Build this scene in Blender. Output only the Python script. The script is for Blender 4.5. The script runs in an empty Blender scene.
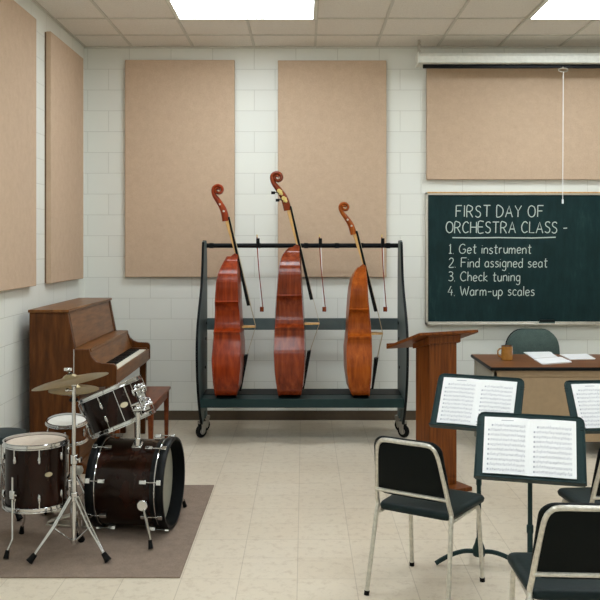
import bpy, bmesh, math, random
from mathutils import Vector, Matrix
random.seed(7)
PI = math.pi
R = math.radians
S = bpy.context.scene
COL = S.collection
F, VX, VY, EYE = 870.0, 304.0, 244.0, 1.76

# ------------------------------------------------------------------ materials
def srgb(r, g, b):
    def c(v):
        v /= 255.0
        return v/12.92 if v <= .04045 else ((v+.055)/1.055)**2.4
    return (c(r), c(g), c(b), 1)

def nodes(name):
    m = bpy.data.materials.new(name); m.use_nodes = True
    nt = m.node_tree; b = nt.nodes['Principled BSDF']
    return m, nt, b

def L(nt, a, b): nt.links.new(a, b)

def coords(nt, scale=(1, 1, 1), kind='Object'):
    t = nt.nodes.new('ShaderNodeTexCoord'); mp = nt.nodes.new('ShaderNodeMapping')
    mp.inputs['Scale'].default_value = scale
    L(nt, t.outputs[kind], mp.inputs['Vector'])
    return mp.outputs['Vector']

def noise(nt, vec, scale, detail=4, rough=.55):
    n = nt.nodes.new('ShaderNodeTexNoise'); n.inputs['Scale'].default_value = scale
    n.inputs['Detail'].default_value = detail; n.inputs['Roughness'].default_value = rough
    L(nt, vec, n.inputs['Vector']); return n.outputs['Fac']

def ramp(nt, fac, stops):
    r = nt.nodes.new('ShaderNodeValToRGB')
    el = r.color_ramp.elements
    el[0].position, el[0].color = stops[0]
    el[1].position, el[1].color = stops[-1]
    for p, c in stops[1:-1]:
        e = el.new(p); e.color = c
    L(nt, fac, r.inputs['Fac']); return r.outputs['Color']

def bump(nt, b, h, strength=.2, dist=.01):
    n = nt.nodes.new('ShaderNodeBump'); n.inputs['Strength'].default_value = strength
    n.inputs['Distance'].default_value = dist
    L(nt, h, n.inputs['Height']); L(nt, n.outputs['Normal'], b.inputs['Normal'])

DARK = ('black_plastic', 'black_rubber', 'black_vinyl_pad', 'slate_painted_steel', 'dark_rack_edge', 'ebony', 'rubber_baseboard', 'dark_grey_vinyl', 'dark_seat_vinyl')
def plain(name, col, rough=.5, metal=0, var=.06, scale=30, bmp=0, coat=0):
    m, nt, b = nodes(name)
    v = coords(nt)
    f = noise(nt, v, scale)
    lo = tuple(c*(1-var) for c in col[:3])+(1,); hi = tuple(min(1, c*(1+var)) for c in col[:3])+(1,)
    L(nt, ramp(nt, f, [(.3, lo), (.7, hi)]), b.inputs['Base Color'])
    b.inputs['Roughness'].default_value = rough; b.inputs['Metallic'].default_value = metal
    b.inputs['Coat Weight'].default_value = coat; b.inputs['Coat Roughness'].default_value = .12
    if name in DARK: b.inputs['Specular IOR Level'].default_value = .13
    if bmp: bump(nt, b, f, bmp, .003)
    return m

def wood(name, dark, mid, light, scale=(14, 14, 1.2), rough=.35, coat=.04, nscale=3, spec=.16):
    m, nt, b = nodes(name)
    v = coords(nt, scale)
    f = noise(nt, v, nscale, 6, .6)
    L(nt, ramp(nt, f, [(.25, dark), (.5, mid), (.78, light)]), b.inputs['Base Color'])
    b.inputs['Roughness'].default_value = rough
    b.inputs['Coat Weight'].default_value = coat; b.inputs['Coat Roughness'].default_value = .1
    b.inputs['Specular IOR Level'].default_value = spec
    bump(nt, b, f, .05, .002)
    return m

def m_block(axis):
    m, nt, b = nodes('painted_block_'+axis)
    t = nt.nodes.new('ShaderNodeTexCoord'); s = nt.nodes.new('ShaderNodeSeparateXYZ'); c = nt.nodes.new('ShaderNodeCombineXYZ')
    L(nt, t.outputs['Object'], s.inputs[0])
    ax = nt.nodes.new('ShaderNodeMath'); ax.operation = 'ADD'; ax.inputs[1].default_value = 1.954-.208+20*.4164
    az = nt.nodes.new('ShaderNodeMath'); az.operation = 'ADD'; az.inputs[1].default_value = .031
    L(nt, s.outputs[axis.upper()], ax.inputs[0]); L(nt, s.outputs['Z'], az.inputs[0])
    L(nt, ax.outputs[0], c.inputs[0]); L(nt, az.outputs[0], c.inputs[1])
    br = nt.nodes.new('ShaderNodeTexBrick')
    br.offset = .5; br.offset_frequency = 2
    br.inputs['Scale'].default_value = 1
    br.inputs['Brick Width'].default_value = .4164; br.inputs['Row Height'].default_value = .2082
    br.inputs['Mortar Size'].default_value = .0035; br.inputs['Mortar Smooth'].default_value = .6
    br.inputs['Color1'].default_value = srgb(231, 231, 222); br.inputs['Color2'].default_value = srgb(228, 228, 220)
    br.inputs['Mortar'].default_value = srgb(205, 204, 194)
    L(nt, c.outputs[0], br.inputs['Vector'])
    L(nt, br.outputs['Color'], b.inputs['Base Color'])
    n = noise(nt, t.outputs['Object'], 90, 3)
    inv = nt.nodes.new('ShaderNodeMath'); inv.operation = 'MULTIPLY_ADD'
    L(nt, br.outputs['Fac'], inv.inputs[0]); inv.inputs[1].default_value = -1.0
    sc = nt.nodes.new('ShaderNodeMath'); sc.operation = 'MULTIPLY'; sc.inputs[1].default_value = .25
    L(nt, n, sc.inputs[0]); L(nt, sc.outputs[0], inv.inputs[2])
    bump(nt, b, inv.outputs[0], .45, .004)
    b.inputs['Roughness'].default_value = .5
    return m

def m_floor():
    m, nt, b = nodes('vinyl_tile_floor')
    t = nt.nodes.new('ShaderNodeTexCoord'); mp = nt.nodes.new('ShaderNodeMapping')
    mp.inputs['Location'].default_value = (.035+30*.3048, 30*.3048, 0)
    L(nt, t.outputs['Object'], mp.inputs['Vector'])
    br = nt.nodes.new('ShaderNodeTexBrick'); br.offset = 0; br.squash = 1
    br.inputs['Scale'].default_value = 1
    br.inputs['Brick Width'].default_value = .3048; br.inputs['Row Height'].default_value = .3048
    br.inputs['Mortar Size'].default_value = .0022; br.inputs['Mortar Smooth'].default_value = .3
    br.inputs['Color1'].default_value = srgb(204, 191, 171); br.inputs['Color2'].default_value = srgb(208, 196, 177)
    br.inputs['Mortar'].default_value = srgb(176, 162, 142)
    L(nt, mp.outputs[0], br.inputs['Vector'])
    f1 = noise(nt, t.outputs['Object'], 16, 9, .8)
    spk = ramp(nt, f1, [(.36, srgb(196, 178, 156)), (.5, (1, 1, 1, 1)), (.66, srgb(255, 250, 240))])
    mx = nt.nodes.new('ShaderNodeMix'); mx.data_type = 'RGBA'; mx.blend_type = 'MULTIPLY'
    mx.inputs[0].default_value = .42
    L(nt, br.outputs['Color'], mx.inputs[6]); L(nt, spk, mx.inputs[7])
    L(nt, mx.outputs[2], b.inputs['Base Color'])
    b.inputs['Roughness'].default_value = .36
    bump(nt, b, f1, .03, .002)
    return m

def m_ceiling():
    m, nt, b = nodes('ceiling_tile')
    v = coords(nt)
    f = noise(nt, v, 140, 3, .7)
    L(nt, ramp(nt, f, [(.3, srgb(214, 206, 196)), (.55, srgb(232, 226, 217))]), b.inputs['Base Color'])
    b.inputs['Roughness'].default_value = .95
    bump(nt, b, f, .3, .003)
    return m

def m_fabric(name, a, c, s=300):
    m, nt, b = nodes(name)
    v = coords(nt)
    f = noise(nt, v, s, 2, .8); g = noise(nt, v, 14, 4, .7)
    ad = nt.nodes.new('ShaderNodeMath'); ad.operation = 'MULTIPLY_ADD'; ad.inputs[1].default_value = .3
    L(nt, g, ad.inputs[0]); hf = nt.nodes.new('ShaderNodeMath'); hf.operation = 'MULTIPLY'; hf.inputs[1].default_value = .7
    L(nt, f, hf.inputs[0]); L(nt, hf.outputs[0], ad.inputs[2])
    L(nt, ramp(nt, ad.outputs[0], [(.35, a), (.65, c)]), b.inputs['Base Color'])
    b.inputs['Roughness'].default_value = .95
    bump(nt, b, f, .35, .002)
    return m

def m_emit(name, strength):
    m, nt, b = nodes(name)
    b.inputs['Base Color'].default_value = (.9, .9, .9, 1)
    b.inputs['Emission Color'].default_value = (.905, 1.0, 1.065, 1)
    b.inputs['Emission Strength'].default_value = strength
    return m

def m_board():
    m, nt, b = nodes('green_chalkboard')
    v = coords(nt, (1, 1, 1))
    f = noise(nt, v, 2.2, 5, .6)
    g = noise(nt, coords(nt, (5, 1, 1.2)), 3, 5, .7)
    mu = nt.nodes.new('ShaderNodeMath'); mu.operation = 'MULTIPLY'
    L(nt, f, mu.inputs[0]); L(nt, g, mu.inputs[1])
    L(nt, ramp(nt, mu.outputs[0], [(.18, srgb(10, 36, 37)), (.32, srgb(18, 46, 47)), (.5, srgb(40, 68, 67))]), b.inputs['Base Color'])
    b.inputs['Roughness'].default_value = .6; b.inputs['Specular IOR Level'].default_value = .2
    return m

M = {}
M['block_x'] = m_block('x'); M['block_y'] = m_block('y')
M['floor'] = m_floor(); M['ceiling'] = m_ceiling()
M['tbar'] = plain('ceiling_grid_paint', srgb(204, 199, 188), .6)
M['baseboard'] = plain('rubber_baseboard', srgb(88, 76, 62), .5)
M['panel'] = m_fabric('tan_acoustic_fabric', srgb(184, 157, 132), srgb(206, 180, 154))
M['panel_edge'] = plain('panel_edge_frame', srgb(112, 86, 62), .8)
M['rug'] = m_fabric('brown_rug', srgb(102, 86, 74), srgb(142, 123, 107), 220)
M['diff'] = m_emit('fluorescent_diffuser', 11.3)
M['white_metal'] = plain('white_enamel', srgb(226, 226, 216), .4)
M['alu'] = plain('aluminium', srgb(196, 190, 178), .38, .7)
M['board'] = m_board()
M['chalk'] = plain('chalk_marks', srgb(190, 202, 194), .95, 0, .12, 300)
M['chrome'] = plain('chrome', (.6, .6, .6, 1), .1, 1, .03)
M['oldchrome'] = plain('worn_chair_tube', srgb(204, 200, 190), .3, .75, .16, 60)
M['black'] = plain('black_plastic', srgb(10, 12, 13), .4)
M['rubber'] = plain('black_rubber', srgb(9, 9, 9), .7)
M['vinyl'] = plain('black_vinyl_pad', srgb(5, 10, 9), .6, 0, .1, 60, .2)
M['seat'] = plain('dark_seat_vinyl', srgb(22, 34, 34), .5, 0, .1, 60, .2)
M['slate'] = plain('slate_painted_steel', srgb(34, 52, 52), .45, 0, .08, 20)
M['rack'] = plain('slate_grey_rack_panel', srgb(82, 98, 98), .55, 0, .1, 12)
M['rackdark'] = plain('dark_rack_edge', srgb(8, 12, 14), .5)
M['bass_a'] = wood('red_brown_varnish', srgb(92, 28, 8), srgb(136, 48, 14), srgb(164, 70, 24), (9, 9, .8), .3, .12)
M['bass_b'] = wood('deep_brown_varnish', srgb(78, 26, 8), srgb(120, 46, 16), srgb(154, 72, 32), (9, 9, .8), .26, .22)
M['bass_c'] = wood('orange_brown_varnish', srgb(112, 46, 8), srgb(150, 72, 18), srgb(178, 98, 34), (9, 9, .8), .32, .08)
M['maple'] = wood('pale_maple', srgb(184, 136, 78), srgb(210, 166, 104), srgb(226, 188, 130), (20, 20, 2), .4, .2)
M['ebony'] = plain('ebony', srgb(8, 9, 10), .35)
M['string'] = plain('string_wire', srgb(196, 182, 150), .35, .4)
M['badge'] = plain('silver_badge', srgb(190, 180, 150), .35, .5)
M['brass'] = plain('brass', srgb(214, 190, 120), .28, .9)
M['piano'] = wood('walnut_piano', srgb(56, 28, 8), srgb(84, 46, 16), srgb(108, 64, 28), (10, 10, 1.3), .35, .03)
M['piano_h'] = wood('walnut_piano_long', srgb(84, 48, 22), srgb(116, 74, 38), srgb(140, 94, 54), (10, 1.3, 10), .35, .06)
M['bench'] = wood('bench_walnut', srgb(72, 32, 14), srgb(104, 52, 25), srgb(126, 70, 36), (10, 1.3, 10), .35, .06)
M['ivory'] = plain('white_key_plastic', srgb(236, 230, 214), .3)
M['lectern'] = wood('lectern_oak_veneer', srgb(72, 34, 10), srgb(106, 56, 20), srgb(130, 74, 30), (16, 16, 1), .38, .04)
M['desktop'] = wood('desk_laminate', srgb(88, 52, 28), srgb(116, 72, 42), srgb(134, 88, 54), (1.2, 14, 14), .4, .1)
M['deskpaint'] = plain('tan_desk_steel', srgb(158, 134, 104), .5)
M['deskside'] = plain('grey_desk_steel', srgb(158, 150, 134), .5)
M['paper'] = plain('white_paper', srgb(240, 240, 240), .8, 0, .02)
M['ink'] = plain('printed_ink', srgb(176, 176, 186), .9)
M['greyfab'] = m_fabric('grey_chair_upholstery', srgb(58, 74, 70), srgb(84, 100, 94), 260)
M['mug'] = plain('amber_glazed_stoneware', srgb(164, 112, 46), .25, 0, .15, 25, 0, .5)
M['mugrim'] = plain('dark_glaze', srgb(64, 40, 26), .3)
M['coffee'] = plain('coffee', srgb(30, 16, 9), .15)
M['cymbal'] = plain('bronze_cymbal', srgb(140, 126, 94), .34, .9, .12, 20)
M['hathead'] = plain('white_drum_head', srgb(226, 224, 216), .6)
M['tomhead'] = plain('coated_drum_head', srgb(206, 190, 174), .6)
M['frosthead'] = plain('frosted_drum_head', srgb(150, 148, 134), .5)
M['shell'] = wood('dark_burgundy_lacquer', srgb(8, 3, 1), srgb(26, 10, 4), srgb(46, 18, 8), (3, 3, .6), .22, .08)
M['shell2'] = wood('amber_lacquer', srgb(66, 34, 16), srgb(98, 54, 26), srgb(120, 70, 36), (3, 3, .6), .25, .1)
M['throne'] = plain('dark_grey_vinyl', srgb(48, 56, 56), .5, 0, .1, 40)

# ------------------------------------------------------------------ mesh helpers
class MB:
    def __init__(s, mtx=None):
        s.bm = bmesh.new(); s.M = mtx or Matrix.Identity(4)
    def v(s, p): return s.bm.verts.new(s.M @ Vector(p))
    def f(s, vs):
        try: return s.bm.faces.new(vs)
        except ValueError: return None
    def box(s, c, d, rot=None):
        m = Matrix.Translation(c)
        if rot is not None: m = m @ rot.to_4x4()
        vs = [s.v(m @ Vector((x*d[0]/2, y*d[1]/2, z*d[2]/2))) for x in (-1, 1) for y in (-1, 1) for z in (-1, 1)]
        for q in ((0, 1, 3, 2), (4, 6, 7, 5), (0, 4, 5, 1), (2, 3, 7, 6), (0, 2, 6, 4), (1, 5, 7, 3)):
            s.f([vs[i] for i in q])
        return s
    def b2(s, a, b):
        return s.box([(a[i]+b[i])/2 for i in range(3)], [abs(b[i]-a[i]) for i in range(3)])
    def rings(s, rings, closed=False, cap=True):
        rv = [[s.v(p) for p in r] for r in rings]
        n = len(rv[0]); k = len(rv)
        for i in range(k if closed else k-1):
            a, b = rv[i], rv[(i+1) % k]
            for j in range(n):
                s.f([a[j], a[(j+1) % n], b[(j+1) % n], b[j]])
        if cap and not closed:
            s.f(rv[0][::-1]); s.f(rv[-1])
        return s
    def tube(s, pts, r, n=8, closed=False, up=None, ry=None):
        pts = [Vector(p) for p in pts]; k = len(pts)
        rr = r if isinstance(r, (list, tuple)) else [r]*k
        ry = ry if isinstance(ry, (list, tuple)) else ([ry]*k if ry else rr)
        rings = []; prev = None
        for i, p in enumerate(pts):
            if closed: t = pts[(i+1) % k]-pts[i-1]
            else: t = pts[min(i+1, k-1)]-pts[max(i-1, 0)]
            if t.length < 1e-9: t = Vector((0, 0, 1))
            t.normalize()
            if up is not None: a = Vector(up)
            elif prev is not None: a = prev
            else: a = Vector((0, 0, 1)) if abs(t.z) < .9 else Vector((1, 0, 0))
            b = t.cross(a)
            if b.length < 1e-6: b = t.cross(Vector((.3, .9, .1)))
            b.normalize(); a = b.cross(t).normalized(); prev = a
            rings.append([p+b*math.cos(2*PI*j/n)*rr[i]+a*math.sin(2*PI*j/n)*ry[i] for j in range(n)])
        return s.rings(rings, closed)
    def lathe(s, prof, n=24, o=(0, 0, 0), axis='z', cap=True):
        o = Vector(o); rings = []
        for r, h in prof:
            ring = []
            for j in range(n):
                a = 2*PI*j/n; x, y = r*math.cos(a), r*math.sin(a)
                ring.append(o+Vector({'z': (x, y, h), 'x': (h, x, y), 'y': (y, h, x)}[axis]))
            rings.append(ring)
        return s.rings(rings, False, cap)
    def cyl(s, a, b, r, n=16): return s.tube([a, b], r, n)
    def ringtorus(s, R_, r, z, n=32, m=8, h=None):
        h = h or r
        pr = [(R_+r*math.cos(2*PI*j/m), z+h*math.sin(2*PI*j/m)) for j in range(m)]
        rings = [[(q*math.cos(2*PI*i/n), q*math.sin(2*PI*i/n), w) for q, w in pr] for i in range(n)]
        return s.rings(rings, True)
    def prism(s, poly, d, plane='xz', o=0):
        def P(a, b, c): return {'xz': (a, c, b), 'yz': (c, a, b), 'xy': (a, b, c)}[plane]
        A = [s.v(P(a, b, o)) for a, b in poly]; B = [s.v(P(a, b, o+d)) for a, b in poly]
        s.f(A); s.f(B[::-1]); n = len(poly)
        for i in range(n): s.f([A[i], B[i], B[(i+1) % n], A[(i+1) % n]])
        return s
    def ball(s, c, r, n=12, sc=(1, 1, 1)):
        k = 8; c = Vector(c)
        rings = [[c+Vector((r*sc[0]*math.sin(PI*i/k)*math.cos(2*PI*j/n), r*sc[1]*math.sin(PI*i/k)*math.sin(2*PI*j/n), r*sc[2]*math.cos(PI*i/k))) for j in range(n)] for i in range(1, k)]
        return s.rings(rings)
    def build(s, name, mat, parent=None, bevel=0, loc=None, angle=35):
        bmesh.ops.recalc_face_normals(s.bm, faces=s.bm.faces[:])
        me = bpy.data.meshes.new(name); s.bm.to_mesh(me); s.bm.free()
        me.materials.append(mat)
        for p in me.polygons: p.use_smooth = True
        me.set_sharp_from_angle(angle=R(angle))
        o = bpy.data.objects.new(name, me); COL.objects.link(o)
        if parent is not None: o.parent = parent
        if loc is not None: o.location = loc
        if bevel:
            md = o.modifiers.new('bevel', 'BEVEL'); md.width = bevel; md.segments = 2; md.limit_method = 'ANGLE'; md.angle_limit = R(40)
        return o

def tag(o, label, cat, group=None):
    o['label'] = label; o['category'] = cat
    if group: o['group'] = group
    return o
def thing(name, label, cat, loc=(0, 0, 0), rz=0, group=None):
    o = bpy.data.objects.new(name, None); COL.objects.link(o)
    o.empty_display_size = .1
    o.location = loc; o.rotation_euler = (0, 0, rz)
    return tag(o, label, cat, group)
def struct(o): o['kind'] = 'structure'; return o
def copy_tree(o, parent=None):
    c = o.copy(); COL.objects.link(c)
    if parent is not None: c.parent = parent
    for ch in list(o.children): copy_tree(ch, c)
    return c
def rrect(w, h, r, n=5, cx=0, cy=0):
    pts = []
    for sx, sy, a0 in ((1, 1, 0), (-1, 1, 90), (-1, -1, 180), (1, -1, 270)):
        for i in range(n+1):
            a = R(a0+90*i/n)
            pts.append((cx+sx*(w/2-r)+r*math.cos(a), cy+sy*(h/2-r)+r*math.sin(a)))
    return pts
def smooth_pts(pts, k=4):
    out = []
    P = [Vector(p) for p in pts]
    for i in range(len(P)-1):
        p0 = P[max(i-1, 0)]; p1 = P[i]; p2 = P[i+1]; p3 = P[min(i+2, len(P)-1)]
        for j in range(k):
            t = j/k
            out.append(.5*((2*p1)+(-p0+p2)*t+(2*p0-5*p1+4*p2-p3)*t*t+(-p0+3*p1-3*p2+p3)*t**3))
    out.append(P[-1]); return out
def interp(tab, x):
    if x <= tab[0][0]: return tab[0][1]
    for (a, b), (c, d) in zip(tab, tab[1:]):
        if x <= c: return b+(d-b)*(x-a)/(c-a) if c > a else d
    return tab[-1][1]

# ------------------------------------------------------------------ the room
XL, XR, YB, YF, H = -2.195, 5.2, 8.7, -1.6, 3.733
struct(MB().b2((XL-.15, YF-.15, -.1), (XR+.15, YB+.15, 0)).build('floor', M['floor']))
struct(MB().b2((XL-.15, YF-.15, H), (XR+.15, YB+.15, H+.1)).build('ceiling', M['ceiling']))
struct(MB().b2((XL, YB, 0), (XR, YB+.15, H)).build('wall_back', M['block_x']))
struct(MB().b2((XL-.15, YF, 0), (XL, YB+.15, H)).build('wall_left', M['block_y']))
struct(MB().b2((XR, YF, 0), (XR+.15, YB+.15, H)).build('wall_right', M['block_y']))
struct(MB().b2((XL-.15, YF-.15, 0), (XR+.15, YF, H)).build('wall_front', M['block_x']))
bb = lambda a, b, nm: struct(MB().b2(a, b).build(nm, M['baseboard'], bevel=.003))
bb((XL, YB-.01, 0), (XR, YB, .095), 'baseboard_back')
bb((XL, YF, 0), (XL+.01, YB-.01, .095), 'baseboard_left')
bb((XR-.01, YF, 0), (XR, YB-.01, .095), 'baseboard_right')
g = MB()
GX = [.111+.61*i for i in range(-3, 9)]; GY = [8.206-.61*i for i in range(0, 17)]
for x in GX: g.b2((x-.012, YF, H-.008), (x+.012, YB, H))
for y in GY:
    if y > YF: g.b2((XL, y-.012, H-.008), (XR, y+.012, H))
g.b2((XL, YB-.022, H-.008), (XR, YB, H)); g.b2((XL, YF, H-.008), (XL+.022, YB, H))
struct(g.build('trim_1', M['tbar']))

# recessed fluorescent lights (1.22 x 0.61 m), four rows of two
lights = []
def light_label(i, j):
    return None
LX = (GX[0]+.61*1, GX[0]+.61*6)     # left edges
lab = {(0, 0): 'bright rectangular ceiling light above the racked double basses',
       (1, 0): 'bright rectangular ceiling light above the pull-down screen and chalkboard'}
k = 0
for j, y0 in enumerate((8.206-1.22, 8.206-1.22-2.44, 8.206-1.22-4.88, 8.206-1.22-7.32)):
    for i, x0 in enumerate(LX):
        t = thing('ceiling_light', lab.get((i, j), 'recessed ceiling light behind the camera, outside the photo'), 'ceiling light', (x0+.61, y0+.305, H), 0, 'recessed ceiling lights')
        fr = MB()
        for a, b in (((-.61, -.305), (.61, -.296)), ((-.61, .276), (.61, .305)), ((-.61, -.296), (-.578, .276)), ((.578, -.296), (.61, .276))):
            fr.b2((a[0], a[1], -.016), (b[0], b[1], -.0085))
        fr.build('frame', M['white_metal'], t)
        MB().b2((-.578, -.296, -.013), (.578, .276, -.009)).build('diffuser', M['diff'], t)

# ------------------------------------------------------------------ acoustic panels
def panel(x0, x1, z0, z1, label):
    t = thing('acoustic_panel', label, 'acoustic panel', ((x0+x1)/2, YB, z0), 0, 'tan fabric acoustic panels')
    w = x1-x0; h = z1-z0
    MB().b2((-w/2+.004, -.04, .004), (w/2-.004, 0, h-.004)).build('backing_frame', M['panel_edge'], t)
    MB().b2((-w/2, -.055, 0), (w/2, -.012, h)).build('fabric_face', M['panel'], t, .006)
def panel_l(y0, y1, z0, z1, label):
    t = thing('acoustic_panel', label, 'acoustic panel', (XL, (y0+y1)/2, z0), 0, 'tan fabric acoustic panels')
    w = y1-y0; h = z1-z0
    MB().b2((0, -w/2+.004, .004), (.04, w/2-.004, h-.004)).build('backing_frame', M['panel_edge'], t)
    MB().b2((.012, -w/2, 0), (.055, w/2, h)).build('fabric_face', M['panel'], t, .006)
panel(-1.78, -.69, 1.43, 3.59, 'tall tan acoustic panel behind the left double bass, nearest the room corner')
panel(-.26, .82, 1.43, 3.585, 'tall tan acoustic panel on the back wall behind the middle and right double basses')
panel(1.22, 3.35, 2.40, 3.55, 'wide tan acoustic panel above the chalkboard, under the screen casing')
panel_l(7.36, 8.44, 1.425, 3.56, 'tan acoustic panel on the left wall, right above the piano')
panel_l(5.86, 6.96, 1.425, 3.56, 'tan acoustic panel on the left wall nearest the camera, cut by the photo edge')

# ------------------------------------------------------------------ projection screen
t = thing('projection_screen', 'white roll-up projection screen casing mounted high over the chalkboard', 'projection screen', (2.35, 8.42, 3.46))
MB().prism([(-.09, .035), (.10, .035), (.12, .05), (.12, .13), (-.07, .135), (-.1, .1)], 2.5, 'yz', -1.25).build('casing', M['white_metal'], t, .006)
for s_ in (-1, 1):
    MB().b2((s_*1.25-.012*(s_ < 0), -.105, .028), (s_*1.25+.012*(s_ > 0), .125, .14)).build('end_cap', M['white_metal'], t, .004)
    b = MB(); b.b2((s_*1.24-.012, -.02, .14), (s_*1.24+.012, .01, .273))
    for q in range(4): b.box((s_*1.24, -.03, .16+q*.03), (.03, .012, .014))
    b.build('ceiling_bracket', M['alu'], t)
MB().b2((-1.2, -.02, 0), (1.2, .012, .036)).build('bottom_bar', M['black'], t, .004)
hd = MB(); hd.tube([(.15+.045*math.cos(a), -.03, -.022+.018*math.sin(a)) for a in [2*PI*i/16 for i in range(16)]], .006, 6, True)
hd.cyl((.15, -.03, .0), (.15, -.005, .02), .006)
h = hd.build('pull_handle', M['alu'], t)
c = MB(); c.cyl((.15, -.03, -.04), (.145, -.03, -1.27), .0035, 6)
MB.cyl(c, (.145, -.03, -1.27), (.145, -.03, -1.31), .009, 8)
c.build('pull_cord', M['paper'], t)

# ------------------------------------------------------------------ chalkboard with writing
t = thing('chalkboard', 'dark green chalkboard with class instructions handwritten in white chalk', 'chalkboard', (2.48, YB, .96))
W2, HB = 1.27, 1.315
MB().b2((-W2+.02, -.022, .02), (W2-.02, -.004, HB-.02)).build('writing_surface', M['board'], t)
fr = MB()
fr.b2((-W2, -.035, HB-.028), (W2, 0, HB)); fr.b2((-W2, -.035, 0), (-W2+.026, 0, HB)); fr.b2((W2-.026, -.035, 0), (W2, 0, HB)); fr.b2((-W2, -.035, 0), (W2, 0, .026))
fr.build('frame', M['alu'], t, .004)
MB().b2((-W2+.02, -.04, HB-.009), (W2-.02, -.03, HB+.004)).build('map_rail', M['maple'], t)
MB().b2((-W2+.02, -.085, -.004), (W2-.02, -.03, .012)).build('chalk_tray', M['alu'], t, .004)

G = {
 'F': (.55, [[(0, 0), (0, 1)], [(0, 1), (.55, 1)], [(0, .52), (.45, .52)]]),
 'I': (.05, [[(.02, 0), (.02, 1)]]),
 'R': (.6, [[(0, 0), (0, 1), (.35, 1), (.52, .88), (.5, .66), (.3, .52), (0, .5)], [(.25, .5), (.58, 0)]]),
 'S': (.52, [[(.5, .88), (.35, 1), (.12, .96), (.04, .78), (.14, .6), (.4, .46), (.5, .28), (.42, .07), (.2, 0), (0, .12)]]),
 'T': (.66, [[(0, 1), (.66, 1)], [(.33, 1), (.33, 0)]]),
 'D': (.62, [[(0, 0), (0, 1), (.3, .98), (.55, .78), (.62, .48), (.5, .16), (.25, 0), (0, 0)]]),
 'A': (.68, [[(0, 0), (.34, 1), (.68, 0)], [(.14, .36), (.56, .36)]]),
 'Y': (.62, [[(0, 1), (.3, .5), (.62, 1)], [(.3, .5), (.3, 0)]]),
 'O': (.7, [[(.35, 1), (.12, .9), (0, .55), (.08, .18), (.33, 0), (.6, .12), (.7, .5), (.6, .86), (.35, 1)]]),
 'C': (.6, [[(.58, .84), (.4, 1), (.15, .9), (0, .55), (.06, .2), (.28, 0), (.6, .12)]]),
 'H': (.6, [[(0, 0), (0, 1)], [(.6, 0), (.6, 1)], [(0, .52), (.6, .52)]]),
 'E': (.52, [[(.52, 1), (0, 1), (0, 0), (.52, 0)], [(0, .52), (.44, .52)]]),
 'L': (.5, [[(0, 1), (0, 0), (.5, 0)]]),
 'G': (.68, [[(.6, .86), (.4, 1), (.14, .88), (0, .5), (.1, .12), (.36, 0), (.6, .14), (.64, .44), (.38, .44)]]),
 'W': (.9, [[(0, 1), (.22, 0), (.45, .8), (.66, 0), (.9, 1)]]),
 '1': (.26, [[(0, .8), (.14, 1), (.14, 0)], [(0, 0), (.28, 0)]]),
 '2': (.48, [[(.02, .8), (.14, .98), (.36, .96), (.44, .74), (.3, .42), (0, 0), (.5, 0)]]),
 '3': (.46, [[(.02, .92), (.2, 1), (.42, .88), (.38, .62), (.16, .54), (.42, .44), (.46, .16), (.24, 0), (0, .08)]]),
 '4': (.5, [[(.3, 1), (0, .34), (.5, .34)], [(.38, .62), (.36, 0)]]),
 '.': (.05, [[(0, 0), (.04, .04)]]),
 '-': (.42, [[(.02, .42), (.4, .44)]]),
 'e': (.42, [[(.02, .32), (.4, .36), (.36, .54), (.2, .62), (.04, .48), (.02, .2), (.16, 0), (.4, .1)]]),
 't': (.34, [[(.16, .95), (.14, .15), (.22, 0), (.32, .05)], [(0, .66), (.34, .68)]]),
 'i': (.06, [[(.02, .6), (.02, 0)], [(.02, .84), (.04, .88)]]),
 'n': (.4, [[(0, .6), (0, 0)], [(0, .42), (.16, .6), (.32, .56), (.38, .36), (.38, 0)]]),
 's': (.34, [[(.32, .54), (.16, .62), (.03, .5), (.12, .36), (.3, .26), (.32, .1), (.16, 0), (0, .06)]]),
 'r': (.3, [[(0, .6), (0, 0)], [(0, .38), (.12, .58), (.28, .58)]]),
 'u': (.4, [[(0, .6), (.02, .16), (.14, 0), (.3, .06), (.38, .24)], [(.38, .6), (.38, 0)]]),
 'm': (.64, [[(0, .6), (0, 0)], [(0, .42), (.14, .6), (.28, .54), (.3, .3), (.3, 0)], [(.3, .4), (.46, .6), (.6, .52), (.62, .3), (.62, 0)]]),
 'd': (.42, [[(.38, .5), (.2, .6), (.02, .42), (.02, .16), (.18, 0), (.38, .14)], [(.4, 1), (.4, 0)]]),
 'a': (.42, [[(.38, .5), (.2, .62), (.02, .42), (.02, .14), (.18, 0), (.38, .16)], [(.38, .6), (.4, 0)]]),
 'g': (.42, [[(.38, .5), (.2, .62), (.02, .44), (.04, .16), (.2, .02), (.38, .16)], [(.38, .6), (.38, -.2), (.22, -.38), (.02, -.3)]]),
 'h': (.4, [[(0, 1), (0, 0)], [(0, .4), (.16, .6), (.32, .54), (.38, .34), (.38, 0)]]),
 'c': (.38, [[(.36, .52), (.2, .62), (.03, .46), (.02, .18), (.16, 0), (.38, .08)]]),
 'k': (.38, [[(0, 1), (0, 0)], [(.34, .6), (.02, .28), (.38, 0)]]),
 'p': (.42, [[(0, .6), (0, -.38)], [(0, .48), (.18, .62), (.38, .46), (.38, .18), (.2, 0), (0, .12)]]),
 'l': (.06, [[(.02, 1), (.02, 0)]]),
}
def layout(text, gap):
    x = 0; out = []
    for ch in text:
        if ch == ' ': x += .42; continue
        w, st = G[ch]
        out.append((x, st)); x += w+gap
    return out, x-gap
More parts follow.
